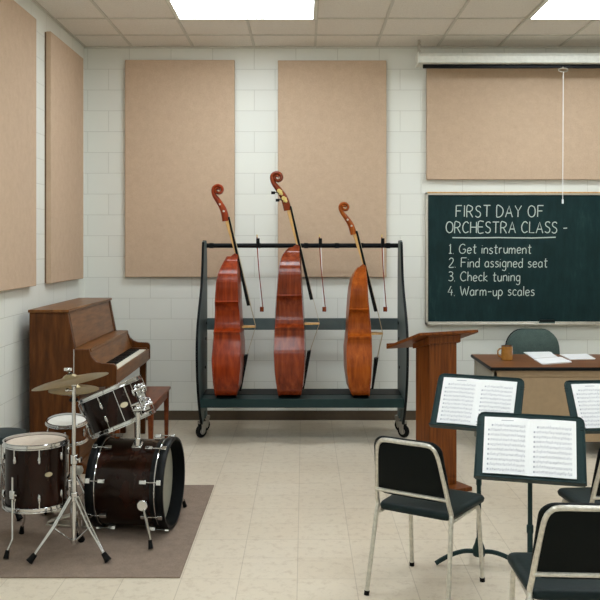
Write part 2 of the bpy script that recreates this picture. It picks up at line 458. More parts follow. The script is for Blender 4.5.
def chalk_line(text, px0, px1, base, cap, sw, gap=.2):
    """left/right/baseline of the words on the board (100 px per metre); one part per word"""
    items, tot = layout(text, gap)
    wx_ = (px1-px0)/100.0; sx = wx_/tot; hz = cap/100.0
    ox = (px0-VX)/100.0-2.48; oz = EYE-(base-VY)/100.0-.96
    rnd = random.Random(len(text)*7); it = iter(items)
    for word in text.split(' '):
        b = MB(); k = 0
        for _ in word:
            x, st = next(it)
            jit = rnd.uniform(-.03, .03)
            for pl in st:
                if len(pl) > 3: pl = [(p.x, p.y) for p in smooth_pts([(a, c_, 0) for a, c_ in pl], 3)]
                P = [(ox+(x+a+jit*.4+.03*c_)*sx, oz+(c_+jit)*hz) for a, c_ in pl]
                nn = len(P); nr = []
                for q in range(nn):
                    dx, dz = P[min(q+1, nn-1)][0]-P[max(q-1, 0)][0], P[min(q+1, nn-1)][1]-P[max(q-1, 0)][1]
                    l = math.hypot(dx, dz) or 1e-6
                    nr.append((-dz/l*sw/2, dx/l*sw/2))
                yy = -.0228-.0001*k; k += 1
                vv = [(b.v((p[0]+n_[0], yy, p[1]+n_[1])), b.v((p[0]-n_[0], yy, p[1]-n_[1]))) for p, n_ in zip(P, nr)]
                for q in range(nn-1): b.f([vv[q][0], vv[q+1][0], vv[q+1][1], vv[q][1]])
        b.build('chalk_word', M['chalk'], t)
chalk_line('FIRST DAY OF', 455.5, 542.5, 217, 11.2, .0096, .24)
chalk_line('ORCHESTRA CLASS -', 445.5, 566.5, 233, 11, .0096, .2)
u = MB()
un = [(452, 237.6), (470, 237.9), (500, 237.6), (530, 238), (555, 237.3)]
for a, b in zip(un, un[1:]):
    q = [((a[0]-VX)/100-2.48, EYE-(a[1]-VY)/100-.96), ((b[0]-VX)/100-2.48, EYE-(b[1]-VY)/100-.96)]
    u.f([u.v((q[0][0], -.0235, q[0][1]+.005)), u.v((q[1][0], -.0235, q[1][1]+.006)), u.v((q[1][0], -.0235, q[1][1]-.005)), u.v((q[0][0], -.0235, q[0][1]-.006))])
u.build('chalk_underline', M['chalk'], t)
chalk_line('1. Get instrument', 448.5, 530.5, 253.5, 9.2, .0082, .17)
chalk_line('2. Find assigned seat', 448.5, 546.5, 267.2, 9.2, .0082, .17)
chalk_line('3. Check tuning', 448, 519.5, 281, 9.2, .0082, .17)
chalk_line('4. Warm-up scales', 447.5, 533.5, 295.5, 9.2, .0082, .17)
e = thing('chalkboard_eraser', 'small black felt eraser lying in the chalk tray', 'eraser', ((547-VX)*8.64/F, 8.64, .96+.0125))
MB().b2((-.075, -.022, 0), (.075, .022, .014)).build('felt_pad', M['greyfab'], e, .003)
MB().b2((-.075, -.022, .014), (.075, .022, .034)).build('wooden_back', M['black'], e, .004)

# ------------------------------------------------------------------ instrument rack
RX0, RX1 = -.915, .885
rk = thing('instrument_rack', 'long wheeled slate grey instrument rack holding three double basses', 'instrument rack', (-.01, 8.05, 0))
fc = [(8.0, 1.775), (7.975, 1.72), (7.95, 1.6), (7.90, 1.45), (7.80, 1.3), (7.66, 1.15), (7.56, 1.0), (7.52, .85), (7.53, .7), (7.57, .55), (7.64, .4), (7.72, .28), (7.8, .19), (7.86, .13)]
fcs = [(p.x, p.y) for p in smooth_pts([(a, b, 0) for a, b in fc], 3)]
back = [(8.235, .13), (8.235, 1.35), (8.225, 1.6), (8.2, 1.74), (8.165, 1.785), (8.05, 1.79)]
bot = [(7.96, .13), (7.99, .22), (8.1, .22), (8.13, .13)]
poly = [(a-8.05, z) for a, z in fcs+bot+back]
for x, d in ((RX0+.01, -.022), (RX1+.01, .022)):
    MB().prism(poly, d, 'yz', x).build('side_panel', M['rack'], rk)
    xe = x+d/2
    MB().tube([(xe, a-8.05-.004, z) for a, z in fcs]+[(xe, .0, 1.792), (xe, .12, 1.787), (xe, .17, 1.742)], .007, 6, up=(1, 0, 0), ry=.0125).build('edge_trim', M['rackdark'], rk)
    for z, y in ((.62, .0), (.88, .05), (1.02, .10)):
        MB().lathe([(.014, -.004), (.014, .004)], 10, (x+(.003 if d < 0 else -.003), y, z), 'x').build('bolt', M['rackdark'], rk)
    for yy in (-.13, .13):
        sg = -1 if d < 0 else 1
        Cm = Matrix.Translation((xe+.0, yy, 0)) @ Matrix.Rotation(R(-42 if sg < 0 else 48), 4, 'Z')
        f_ = MB(Cm); f_.b2((-.03, -.03, .125), (.03, .03, .15))
        for q in (-1, 1): f_.prism([(-.03, .135), (.03, .135), (.012, .05), (-.03, .05)], .004, 'yz', q*.026-.002)
        f_.build('caster_fork', M['chrome'], rk)
        wl = MB(Cm).lathe([(.028, -.02), (.052, -.018), (.06, -.008), (.06, .008), (.052, .018), (.028, .02)], 24, (0, -.012, .06), 'x').build('caster_wheel', M['rubber'], rk)
        MB(Cm).lathe([(.03, -.0225), (.03, .0225)], 16, (0, -.012, .06), 'x').build('wheel_hub', M['chrome'], wl)
a, b = RX0+.01, RX1+.01
MB().b2((a, -.38, .315), (b, .15, .393)).build('bottom_shelf', M['slate'], rk, .006)
MB().b2((a, -.16, .393), (b, .15, .396)).build('rubber_mat', M['rackdark'], rk)
MB().b2((a, .158, .95), (b, .18, 1.06)).build('back_rail', M['rack'], rk, .004)
MB().b2((a, .12, .25), (b, .14, .315)).build('lower_rail', M['rack'], rk, .004)
MB().cyl((a, .14, 1.745), (b, .14, 1.745), .022, 14).build('top_rail', M['rackdark'], rk)
BOWPX = ((257, 262), (319.5, 324.5), (382, 385.5))
for p, _ in BOWPX:
    x = (p-VX)*8.1/F+.01
    h = MB(); h.tube([(x, .14, 1.764), (x, .10, 1.784), (x, .02, 1.784), (x, .0, 1.80)], .005, 6)
    h.build('bow_hook', M['rackdark'], rk)
for x in (-.86, -.42, .03, .32, .55, .8):
    MB().b2((x-.02, .115, 1.72), (x+.02, .165, 1.77)).build('rail_clamp', M['rackdark'], rk, .004)

# ------------------------------------------------------------------ double basses
YC = 7.87
WT = [(0, .10), (.02, .19), (.055, .25), (.11, .292), (.17, .31), (.24, .312), (.31, .298), (.37, .272), (.42, .252), (.45, .252), (.472, .268), (.478, .24), (.495, .2), (.53, .175), (.575, .168), (.615, .174), (.645, .195), (.668, .22), (.682, .242), (.69, .226), (.73, .226), (.78, .232), (.83, .228), (.875, .205), (.91, .165), (.94, .11), (.97, .06), (1, .04)]
def wx(px, Y=7.78): return (px-VX)*Y/F
def wz(py, Y=7.78): return EYE-(py-VY)*Y/F
def bass(label, mat, bot, top, left, right, nut, neckfoot, fbend, bridge, tp_top, tp_bot, sc, shear, tuners, ws):
    z0, z1 = .397, wz(top)
    x_root = wx((left[0][1]+right[0][1])/2)
    t = thing('double_bass', label, 'double bass', (x_root, YC, z0), 0, 'double basses standing in the rack')
    def X(px): return wx(px)-x_root
    def Z(py): return wz(py)-wz(bot)
    Lb = Z(top)
    def lv(py): return Z(py)/Lb
    lt = sorted((lv(py), wx(px, YC-.92*ws*interp(WT, lv(py)))-x_root) for py, px in left); rt = sorted((lv(py), wx(px, YC-.92*ws*interp(WT, lv(py)))-x_root) for py, px in right)
    vs = []
    for (a, wa), (b, wb) in zip(WT, WT[1:]):
        n = 3 if b-a > .03 else 1
        for q in range(n): vs.append(a+(b-a)*q/n)
    vs.append(1.0)
    def W(v): return interp(WT, v)*ws
    rib = MB(); A = .012
    rings = []
    for v in vs:
        w = W(v)-.007; l = interp(lt, v)+.014; r = interp(rt, v)-.012
        z = .004+v*(Lb-.004)
        ml = (l+r)/2
        rings.append([(l, -w, z), (ml, -w-.002, z), (r, -w, z), (r, w, z), (ml, w+.002, z), (l, w, z)])
    rib.rings(rings); rib.build('ribs', mat, t, angle=28)
    for nm, tab, sg in (('back_plate', lt, 1), ('top_plate', rt, -1)):
        pl = MB(); NW = 10; o_, i_ = [], []
        for v in vs:
            w = W(v)+.006; e = interp(tab, v)+sg*.012; z = v*Lb
            ro, ri = [], []
            fade = min(1, v/.08, (1-v)/.1)
            for k in range(NW+1):
                s_ = -1+2*k/NW
                ar = A*(1-s_*s_)*fade
                ro.append(pl.v((e-sg*(.004+ar), s_*w, z))); ri.append(pl.v((e+sg*.004, s_*w, z)))
            o_.append(ro); i_.append(ri)
        n = len(vs)
        for i in range(n-1):
            for k in range(NW):
                pl.f([o_[i][k], o_[i][k+1], o_[i+1][k+1], o_[i+1][k]]); pl.f([i_[i][k], i_[i+1][k], i_[i+1][k+1], i_[i][k+1]])
            for k in (0, NW): pl.f([o_[i][k], o_[i+1][k], i_[i+1][k], i_[i][k]])
        for i in (0, n-1):
            for k in range(NW): pl.f([o_[i][k], o_[i][k+1], i_[i][k+1], i_[i][k]])
        pl.build(nm, mat, t, angle=30)
    Y0 = 0
    nx, nz = X(nut[0]), Z(nut[1]); fx, fz = X(neckfoot[0]), Z(neckfoot[1]); ex, ez = X(fbend[0]), Z(fbend[1])
    # neck: maple, from heel on the shoulder to the pegbox
    MB().prism([(nx-.018, nz), (nx+.016, nz), (fx+.022, fz-.02), (fx-.012, fz-.02), (fx-.02, fz+.02)], .04, 'xz', -.02).build('neck', M['maple'], t, .005)
    hl = MB().prism([(interp(lt, .99)+.02, Lb-.03), (fx+.012, Lb-.03), (fx+.012, Lb+.012), (fx-.02, Lb+.03), (fx-.05, Lb+.006)], .06, 'xz', -.03)
    hl.build('heel', mat, t, .006)
    # fingerboard
    dx, dz = ex-nx-.022, ez-nz; l = math.hypot(dx, dz); ux, uz = dx/l, dz/l; px_, pz_ = -uz, ux
    a0 = (nx+.016, nz+.005); e0 = (ex, ez)
    MB().prism([(a0[0], a0[1]), (a0[0]+.017*abs(px_), a0[1]+.003), (e0[0]+.012, e0[1]+.004), (e0[0]-.018, e0[1])], .056, 'xz', -.028).build('fingerboard', M['ebony'], t, .004)
    # bridge
    bx, bz = X(bridge[0]), Z(bridge[1]); fr = interp(rt, bz/Lb)
    MB().prism([(-.075, fr-.012), (.075, fr-.012), (.06, fr+.03), (.042, bx-.01), (0, bx+.006), (-.042, bx-.01), (-.06, fr+.03)], .012, 'xy', bz-.006) \
        if False else None
    br = MB()
    pts = [(fr-.014, -.075), (fr-.014, -.045), (fr+.02, -.03), (fr+.02, .03), (fr-.014, .045), (fr-.014, .075), (fr+.04, .058), (bx-.006, .046), (bx+.004, 0), (bx-.006, -.046), (fr+.04, -.058)]
    br.prism(pts, .013, 'xy', bz-.0065); br.build('bridge', M['maple'], t)
    # tailpiece
    ax, az, cx, cz = X(tp_top[0]), Z(tp_top[1]), X(tp_bot[0]), Z(tp_bot[1])
    tpm = MB()
    tpm.rings([[(ax-.03, -.04, az), (ax+.006, -.04, az+.012), (ax+.006, .04, az+.012), (ax-.03, .04, az)],
               [(cx-.006, -.02, cz), (cx+.010, -.02, cz), (cx+.010, .02, cz), (cx-.006, .02, cz)]])
    tpm.cyl((cx, 0, cz+.01), (interp(rt, .0)-.01, 0, .03), .005, 6)
    tpm.build('tailpiece', M['ebony'], t, .003)
    for q in range(4):
        yy = -.03+.02*q
        MB().tube([(nx+.036, yy*.6, nz), (ex+.014, yy*.9, ez), (bx+.001, yy, bz+.002), (ax-.002, yy*.8, az+.008)], .0017, 5).build('string', M['string'], t)
    # scroll and pegbox
    path = [(-.5, 3.5), (-1.2, -2), (-3.2, -9), (-7.6, -16.5), (-11.8, -22.5)]
    rad = [3.6, 3.7, 3.4, 2.9, 2.3]; wid = [.031, .031, .03, .028, .026]
    for i in range(13):
        a_ = R(180-45*i); q_ = 5.2-.012*i*i*1.0-.24*i; q_ = max(q_, .5)
        path.append((-8+q_*math.cos(a_), -28-q_*math.sin(a_)*.95)); rad.append(max(1.25, 2.0-.07*i)); wid.append(.024+.0019*i)
    k = 7.78/F*sc
    P = [(nx+(a+shear*b)*k, 0, nz-b*k) for a, b in path]
    Ps = smooth_pts(P, 3)
    rr = [interp([(i*3, r*k) for i, r in enumerate(rad)], j) for j in range(len(Ps))]
    wd = [interp([(i*3, r) for i, r in enumerate(wid)], j) for j in range(len(Ps))]
    MB().tube(Ps, rr, 10, up=(0, 1, 0), ry=wd).build('scroll', mat, t, angle=50)
    for (a, b) in ((-2.2, -6.5), (-6, -13.5)):
        x, z = nx+(a+shear*b)*k, nz-b*k
        pg = MB()
        if tuners:
            pg.b2((x-.016, -.036, z-.022), (x+.016, -.03, z+.022))
            pg.lathe([(.014, -.045), (.014, -.034)], 12, (x+.01, 0, z-.012), 'y')
            pg.lathe([(.02, -.05), (.016, -.036)], 12, (x-.012, 0, z+.014), 'y')
            pg.build('machine_head', M['brass'], t, .003)
            pk = MB(); pk.cyl((x-.01, -.036, z), (x-.055, -.05, z+.0), .005, 8)
            pk.box((x-.065, -.05, z-.004), (.035, .012, .026)); pk.build('tuning_peg', M['ebony'], t, .004)
        else:
            pg.lathe([(.009, -.045), (.009, -.02)], 10, (x, 0, z), 'y'); pg.build('tuning_peg', M['alu'], t)
            MB().lathe([(.009, .02), (.009, .05)], 10, (x, 0, z), 'y').build('tuning_peg', M['alu'], t)
    # end button under the lower bout is hidden by the shelf edge
    return t
bass('left double bass in the rack, glossy red-brown, its scroll before the left wall panel', M['bass_a'], 397, 257,
     [(397, 215.5), (388, 213.6), (378, 212.3), (357, 211), (335, 213), (320, 214), (297, 214.3), (282, 215.5), (272, 218), (262, 223), (257, 226)],
     [(397, 237), (385, 239.5), (365, 241.5), (345, 241.8), (325, 241), (300, 239.3), (275, 238.5), (257, 238)],
     (225.3, 218), (236.5, 257), (248.5, 307), (255, 328), (247, 357), (239.5, 393), 1.0, 0.0, False, 1.0)
bass('middle double bass in the rack, the tallest and darkest, with brass tuning machines', M['bass_b'], 397, 248,
     [(397, 278), (385, 276), (370, 274), (350, 273), (330, 274), (312, 275), (295, 276), (270, 278), (258, 280.5), (252, 284), (248, 288)],
     [(397, 301), (385, 303.5), (365, 305.2), (345, 305.5), (325, 304.6), (300, 303), (270, 301), (248, 300)],
     (287.6, 207), (298.5, 248), (312, 301), (319.5, 325), (310.5, 353), (303, 391), 1.06, .07, True, 1.0)
bass('right double bass in the rack, the shortest, lighter orange-brown', M['bass_c'], 397, 268,
     [(397, 352), (385, 348), (370, 346), (350, 345.3), (330, 347), (315, 347.5), (300, 348.8), (288, 350), (279, 351.5), (272, 354.5), (268, 357)],
     [(397, 369.5), (385, 371), (365, 372.5), (345, 372.6), (325, 371.3), (300, 369), (283, 368), (268, 367)],
     (354.3, 232), (365.8, 268), (377, 313), (383.5, 335), (378.5, 360), (373, 391), .88, .09, False, .94)

# bows hanging from the top rail
for (p0, p1), lb in zip(BOWPX, ('bow hanging from the top rail between the left and middle double basses',
                                'bow hanging from the top rail between the middle and right double basses',
                                'bow hanging from the top rail right of the shortest double bass')):
    x0 = (p0-VX)*8.02/F; x1 = (p1-VX)*8.02/F
    zt, zb = EYE+.065, EYE-.62
    t = thing('bow', lb, 'bow', (x1, 8.03, zb), 0, 'bows hanging from the rack rail')
    d = x0-x1; h = zt-zb
    st = smooth_pts([(d, 0, h), (d*.98, 0, h*.9), (d*.62+.003, 0, h*.5), (.008, 0, .03), (.002, 0, 0)], 4)
    MB().tube(st, [.0055-.002*i/len(st) for i in range(len(st))], 8).build('stick', M['bass_a'], t)
    MB().b2((-.02, -.007, -.004), (.016, .007, .04)).build('tip', M['bass_b'], t, .003)
    MB().b2((d-.008, -.009, h-.10), (d+.024, .009, h-.012)).build('frog', M['ebony'], t, .003)
    MB().cyl((d, 0, h-.002), (d, 0, h+.022), .006, 8).build('screw', M['brass'], t)
    MB().tube([(d+.014, 0, h-.1), (-.012, 0, .004)], .0016, 5, ry=.004).build('hair', M['paper'], t)

# ------------------------------------------------------------------ piano
PY0, PY1 = 6.65, 8.13
pn = thing('upright_piano', 'brown walnut upright piano standing against the left wall, keys facing the room', 'piano', (-1.8, (PY0+PY1)/2, 0))
ox = 1.8; hy = (PY1-PY0)/2
side = [(-2.1, 0), (-2.1, 1.235), (-1.806, 1.235), (-1.752, .955), (-1.645, .955), (-1.638, .925), (-1.622, .89), (-1.59, .862), (-1.545, .846), (-1.46, .842), (-1.443, .832), (-1.435, .812), (-1.435, .69), (-1.46, .672), (-1.69, .66), (-1.715, .64), (-1.72, .1), (-1.66, .06), (-1.66, 0)]
side = [(a+ox, z) for a, z in side]
for y in (-hy, hy-.04): MB().prism(side, .04, 'xz', y).build('side_panel', M['piano'], pn, .005)
MB().b2((-2.108+ox, -hy-.012, 1.235), (-1.796+ox, hy+.012, 1.258)).build('lid', M['piano_h'], pn, .005)
MB().prism([(-2.09+ox, .05), (-2.09+ox, 1.23), (-2.07+ox, 1.23), (-2.07+ox, .05)], 2*hy-.09, 'xz', -hy+.045).build('back_board', M['piano'], pn)
MB().prism([(-1.825+ox, 1.23), (-1.812+ox, 1.23), (-1.762+ox, .96), (-1.775+ox, .96)], 2*hy-.084, 'xz', -hy+.042).build('upper_panel', M['piano_h'], pn)
for yy in (-hy+.05, hy-.062):
    e = MB(); e.prism([(-1.814+ox, 1.225), (-1.806+ox, 1.225), (-1.757+ox, .965), (-1.765+ox, .965)], .012, 'xz', yy)
    e.build('panel_trim', M['piano'], pn)
MB().prism([(-1.79+ox, .93), (-1.79+ox, .955), (-1.64+ox, .955), (-1.635+ox, .93)], 2*hy-.084, 'xz', -hy+.042).build('music_shelf', M['piano_h'], pn, .003)
MB().prism([(-1.66+ox, .93), (-1.645+ox, .93), (-1.615+ox, .83), (-1.6+ox, .80), (-1.63+ox, .79)], 2*hy-.084, 'xz', -hy+.042).build('fallboard', M['piano_h'], pn)
MB().b2((-1.72+ox, -hy+.042, .672), (-1.45+ox, hy-.042, .752)).build('key_bed', M['piano_h'], pn, .004)
MB().b2((-1.455+ox, -hy+.042, .69), (-1.44+ox, hy-.042, .785)).build('key_slip', M['piano_h'], pn, .004)
for s_ in (-1, 1):
    MB().b2((-1.6+ox, s_*(hy-.042), .752), (-1.456+ox, s_*(hy-.1), .80)).build('key_block', M['piano'], pn, .004)
kw = (2*hy-.204)/52
k0 = None
for i in range(52):
    y = -hy+.102+kw*(i+.5)
    if k0 is None:
        k0 = MB().b2((-1.61+ox, -kw/2+.0005, .752), (-1.458+ox, kw/2-.0005, .788)).build('white_key', M['ivory'], pn, .0015, (0, y, 0))
    else:
        c = k0.copy(); COL.objects.link(c); c.parent = pn; c.location = (0, y, 0)
k0 = None
for i in range(51):
    if i % 7 in (1, 4): continue
    y = -hy+.102+kw*(i+1)
    if k0 is None:
        k0 = MB().b2((-1.61+ox, -.0065, .788), (-1.512+ox, .0065, .80)).build('black_key', M['ebony'], pn, .0015, (0, y, 0))
    else:
        c = k0.copy(); COL.objects.link(c); c.parent = pn; c.location = (0, y, 0)
MB().b2((-1.75+ox, -hy+.042, .08), (-1.735+ox, hy-.042, .672)).build('lower_panel', M['piano_h'], pn)
MB().b2((-2.09+ox, -hy+.042, 0), (-1.72+ox, hy-.042, .08)).build('bottom_board', M['piano_h'], pn)
for y in (-hy+.02, hy-.07):
    MB().rings([[(-1.525+ox, y, .672), (-1.465+ox, y, .672), (-1.465+ox, y+.05, .672), (-1.525+ox, y+.05, .672)], [(-1.515+ox, y+.006, 0), (-1.475+ox, y+.006, 0), (-1.475+ox, y+.044, 0), (-1.515+ox, y+.044, 0)]]).build('leg', M['piano'], pn, .003)
for q in range(3):
    y = -.09+.09*q
    MB().tube([(-1.745+ox, y, .07), (-1.68+ox, y, .07), (-1.63+ox, y, .062)], [.006, .009, .016], 8, ry=[.005, .006, .006]).build('pedal', M['brass'], pn)

bn = thing('piano_bench', 'brown wooden piano bench in front of the upright piano', 'bench', (-1.345, 7.28, 0))
bw, bl = .165, .43
MB().b2((-bw, -bl, .475), (bw, bl, .5)).build('seat', M['bench'], bn, .006)
ap = MB()
for s_ in (-1, 1):
    ap.b2((s_*(bw-.035), -bl+.06, .41), (s_*(bw-.02), bl-.06, .475)); ap.b2((-bw+.05, s_*(bl-.035), .41), (bw-.05, s_*(bl-.02), .475))
ap.build('apron', M['bench'], bn)
for sx in (-1, 1):
    for sy in (-1, 1):
        x, y = sx*(bw-.033), sy*(bl-.038)
        MB().rings([[(x-.022, y-.022, .475), (x+.022, y-.022, .475), (x+.022, y+.022, .475), (x-.022, y+.022, .475)], [(x-.014, y-.014, 0), (x+.014, y-.014, 0), (x+.014, y+.014, 0), (x-.014, y+.014, 0)]]).build('leg', M['bench'], bn, .003)

# ------------------------------------------------------------------ rug
RT = .008
rg = MB().b2((-.77, -.875, 0), (.77, .875, RT)).build('rug', M['rug'], None, .002, (-1.423, 5.455, 0))
tag(rg, 'grey-brown rectangular rug spread on the floor under the drum set', 'rug')

# ------------------------------------------------------------------ drums
def drum_parts(t, mtx, r, h, mat, topm, botm, nlug, a0=0, badge=None, hoopz=.028, rods=True):
    """cylinder along local z of mtx, from 0 to h"""
    MB(mtx).lathe([(r-.004, .0), (r-.004, h)], 48).build('shell', mat, t)
    MB(mtx).lathe([(r-.006, h), (r-.006, h+.006), (r-.03, h+.010), (.01, h+.010)], 48).build('drum_head', topm, t)
    MB(mtx).lathe([(r-.006, -.008), (r-.006, 0)], 48).build('drum_head', botm, t)
    for z in (h-.006, -.016):
        b = MB(mtx)
        pr = [(r+.001, z), (r+.012, z), (r+.012, z+.005), (r+.006, z+.008), (r+.006, z+hoopz-.005), (r+.010, z+hoopz), (r+.001, z+hoopz)]
        n = 48
        b.rings([[(q*math.cos(2*PI*i/n), q*math.sin(2*PI*i/n), w) for q, w in pr] for i in range(n)], True)
        b.build('hoop', M['chrome'], t)
    for i in range(nlug):
        a = R(a0)+2*PI*i/nlug; c, s_ = math.cos(a), math.sin(a)
        for z, sg in ((h-.065, 1), (.065, -1)):
            lg = MB(mtx)
            ring = []
            for q, (rr, hh) in enumerate(((.003, -.022), (.008, -.016), (.0095, 0), (.007, .016), (.003, .022))):
                ring.append([((r+.004)*c+rr*math.cos(2*PI*j/10)*1.0, (r+.004)*s_+rr*math.sin(2*PI*j/10), z+hh) for j in range(10)])
            lg.rings(ring)
            if rods: lg.cyl(((r+.009)*c, (r+.009)*s_, z), ((r+.009)*c, (r+.009)*s_, z+sg*.062), .0035, 6)
            lg.build('lug', M['chrome'], t)
    if badge is not None:
        a = R(badge); rot = Matrix.Rotation(a, 4, 'Z')
        MB(mtx @ rot @ Matrix.Translation((r-.003, 0, h*.56))).prism([(.022*math.cos(2*PI*j/20), .013*math.sin(2*PI*j/20)) for j in range(20)], .004, 'yz', 0).build('badge', M['badge'], t)

def rubber_foot(t, p, d, r=.013, ln=.04):
    d = Vector(d).normalized(); p = Vector(p)
    return MB().tube([p, p+d*ln*.3, p+d*ln], [r*1.15, r, r*.8], 10).build('rubber_foot', M['rubber'], t)

# floor tom
FX, FY = -1.558, 5.06
ft = thing('floor_tom', 'dark burgundy floor tom with chrome hoops, nearest the left edge of the photo', 'drum', (FX, FY, RT))
zb, ht = .262-RT, .345
drum_parts(ft, Matrix.Translation((0, 0, zb)), .176, ht, M['shell'], M['tomhead'], M['hathead'], 8, -60-22.5+15, -50)
for a in (-113, 127, 20):
    c, s_ = math.cos(R(a)), math.sin(R(a)); r0 = .196
    lg = MB(); lg.tube([(r0*c, r0*s_, zb+.19), (r0*c, r0*s_, .1), (r0*c*1.04, r0*s_*1.04, .085), (r0*c*1.24, r0*s_*1.24, .035)], .0065, 8)
    l_ = lg.build('leg', M['chrome'], ft)
    rubber_foot(l_, (r0*c*1.27, r0*s_*1.27, .005), (-c*.3, -s_*.3, 1), .014, .045)
    bk = MB(); bk.box((r0*c*.97, r0*s_*.97, zb+.09), (.034, .034, .05), Matrix.Rotation(R(a), 3, 'Z')); bk.cyl((r0*c, r0*s_, zb+.09), (r0*c*1.0+.03*s_*-1, r0*s_+.03*c, zb+.09), .006)
    bk.build('leg_bracket', M['chrome'], ft, .006)

# bass drum: axis along +x, turned 5 degrees toward the camera
bd = thing('bass_drum', 'large burgundy bass drum lying on its side on the rug', 'drum', (-1.045, 5.40, RT), R(-6))
BR = .265
mtx = Matrix.Translation((-.222, 0, BR+.014)) @ Matrix.Rotation(PI/2, 4, 'Y')
hh = .452
n = 64
MB(mtx).lathe([(BR-.006, .03), (BR-.006, hh-.07)], n).build('shell', M['shell'], bd)
MB(mtx).lathe([(BR-.01, .018), (BR-.01, .026)], n).build('drum_head', M['hathead'], bd)
MB(mtx).lathe([(BR-.008, hh-.069), (BR-.008, hh-.062)], n).build('drum_head', M['frosthead'], bd)
for z0, z1 in ((-.008, .038), (hh-.035, hh+.016)):
    b = MB(mtx); pr = [(BR-.006, z0), (BR+.008, z0), (BR+.012, z0+.006), (BR+.012, z1-.006), (BR+.008, z1), (BR-.006, z1)]
    b.rings([[(q*math.cos(2*PI*i/n), q*math.sin(2*PI*i/n), w) for q, w in pr] for i in range(n)], True)
    b.build('hoop', M['black'], bd)
b = MB(mtx); b.rings([[(q*math.cos(2*PI*i/n), q*math.sin(2*PI*i/n), w) for q, w in ((BR-.0062, hh-.07), (BR-.0005, hh-.07), (BR-.0005, hh-.034), (BR-.0062, hh-.034))] for i in range(n)], True); b.build('head_collar', M['black'], bd)
for z in (.045, hh-.04):
    MB(mtx).ringtorus(BR-.001, .004, z, 64, 8, .005).build('hoop_ring', M['chrome'], bd)
for i in range(8):
    a = R(22.5+8)+2*PI*i/8; c, s_ = math.cos(a), math.sin(a)
    for z, zc in ((.095, -.002), (hh-.105, hh+.004)):
        lg = MB(mtx)
        rr = BR+.016
        lg.cyl((rr*c, rr*s_, z-.012 if zc < z else z+.012), (rr*c, rr*s_, zc), .004, 6)
        lg.box((rr*c-.004*c, rr*s_-.004*s_, z), (.022, .022, .042), Matrix.Rotation(a, 3, 'Z'))
        lg.box((rr*c, rr*s_, zc+(.014 if zc < z else -.014)), (.014, .03, .028), Matrix.Rotation(a, 3, 'Z'))
        lg.build('claw', M['chrome'], bd, .004)
for s_ in (-1, 1):
    sp = MB(); x0 = .125
    p0 = (x0, s_*(BR-.004), .215); p1 = (x0+.085, s_*(BR+.13), .043)
    sp.tube([p0, p1], [.009, .007], 8)
    sp_ = sp.build('spur', M['chrome'], bd)
    rubber_foot(sp_, (p1[0]+.003, p1[1]+s_*.01, .008), (-.2, -s_*.3, 1), .013, .05)
    bk = MB(Matrix.Translation((x0, s_*(BR+.0), .215))); bk.lathe([(.032, -.02), (.032, .012), (.02, .02)], 16, (0, 0, 0), 'y'); bk.build('spur_bracket', M['chrome'], bd, .003)
# tom post on top of the bass drum
PX_, PY_ = .045, -.105
ps = MB(); ps.box((PX_, PY_, 2*BR-.008), (.06, .06, .03), Matrix.Rotation(R(22), 3, 'X')); ps.cyl((PX_, PY_, 2*BR-.02), (PX_, PY_, 2*BR+.045), .023, 14)
ps.build('post_base', M['chrome'], bd, .004)
MB().cyl((PX_, PY_, 2*BR+.03), (PX_, PY_, .74), .0155, 14).build('tom_post', M['chrome'], bd)
ar = MB(); ar.ball((PX_, PY_, .75), .026); ar.cyl((PX_, PY_, .74), (PX_, PY_, .785), .018); ar.cyl((PX_, PY_, .75), (PX_-.01, PY_+.07, .775), .011)
ar.cyl((PX_-.02, PY_-.03, .745), (PX_+.05, PY_-.03, .75), .007); ar.ball((PX_+.05, PY_-.03, .75), .011); ar.cyl((PX_-.035, PY_-.02, .77), (PX_+.015, PY_-.02, .79), .008)
ar.build('tom_arm', M['chrome'], bd)

# rack tom tilted toward the player
rt_ = thing('rack_tom', 'tilted burgundy rack tom mounted above the bass drum', 'drum', (-1.171, 5.45, .61))
axis = Vector((-.385, .085, .92)).normalized()
q = Vector((0, 0, 1)).rotation_difference(axis).to_matrix().to_4x4()
cen = Vector((-1.171, 5.45, .735))-Vector((-1.171, 5.45, .61))
mt = Matrix.Translation(cen) @ q @ Matrix.Translation((0, 0, -.105))
drum_parts(rt_, mt, .2, .216, M['shell'], M['tomhead'], M['hathead'], 6, -100, None)
for aa in (-72, -52):
    rot = Matrix.Rotation(R(aa), 4, 'Z')
    MB(mt @ rot).cyl((.204, 0, .0), (.204, 0, .21), .0035, 6).build('tension_rod', M['chrome'], rt_)
MB(mt @ Matrix.Rotation(R(-63), 4, 'Z') @ Matrix.Translation((.198, 0, .105))).prism([(.024*math.cos(2*PI*j/20), .016*math.sin(2*PI*j/20)) for j in range(20)], .004, 'yz', 0).build('badge', M['badge'], rt_)
mb = MB(mt @ Matrix.Rotation(R(-25), 4, 'Z'))
mb.b2((.19, -.035, .02), (.21, .035, .19)); mb.cyl((.2, -.05, .05), (.225, .05, .05), .009); mb.cyl((.2, -.05, .16), (.225, .05, .16), .009)
for a_, z_ in ((-.02, .04), (.03, .06), (-.03, .11), (.02, .14), (.0, .18), (.035, .175)): mb.ball((.215, a_, z_), .013)
mb.cyl((.205, 0, .1), (.235, 0, .085), .012)
mb.build('mounting_bracket', M['chrome'], rt_, .003)

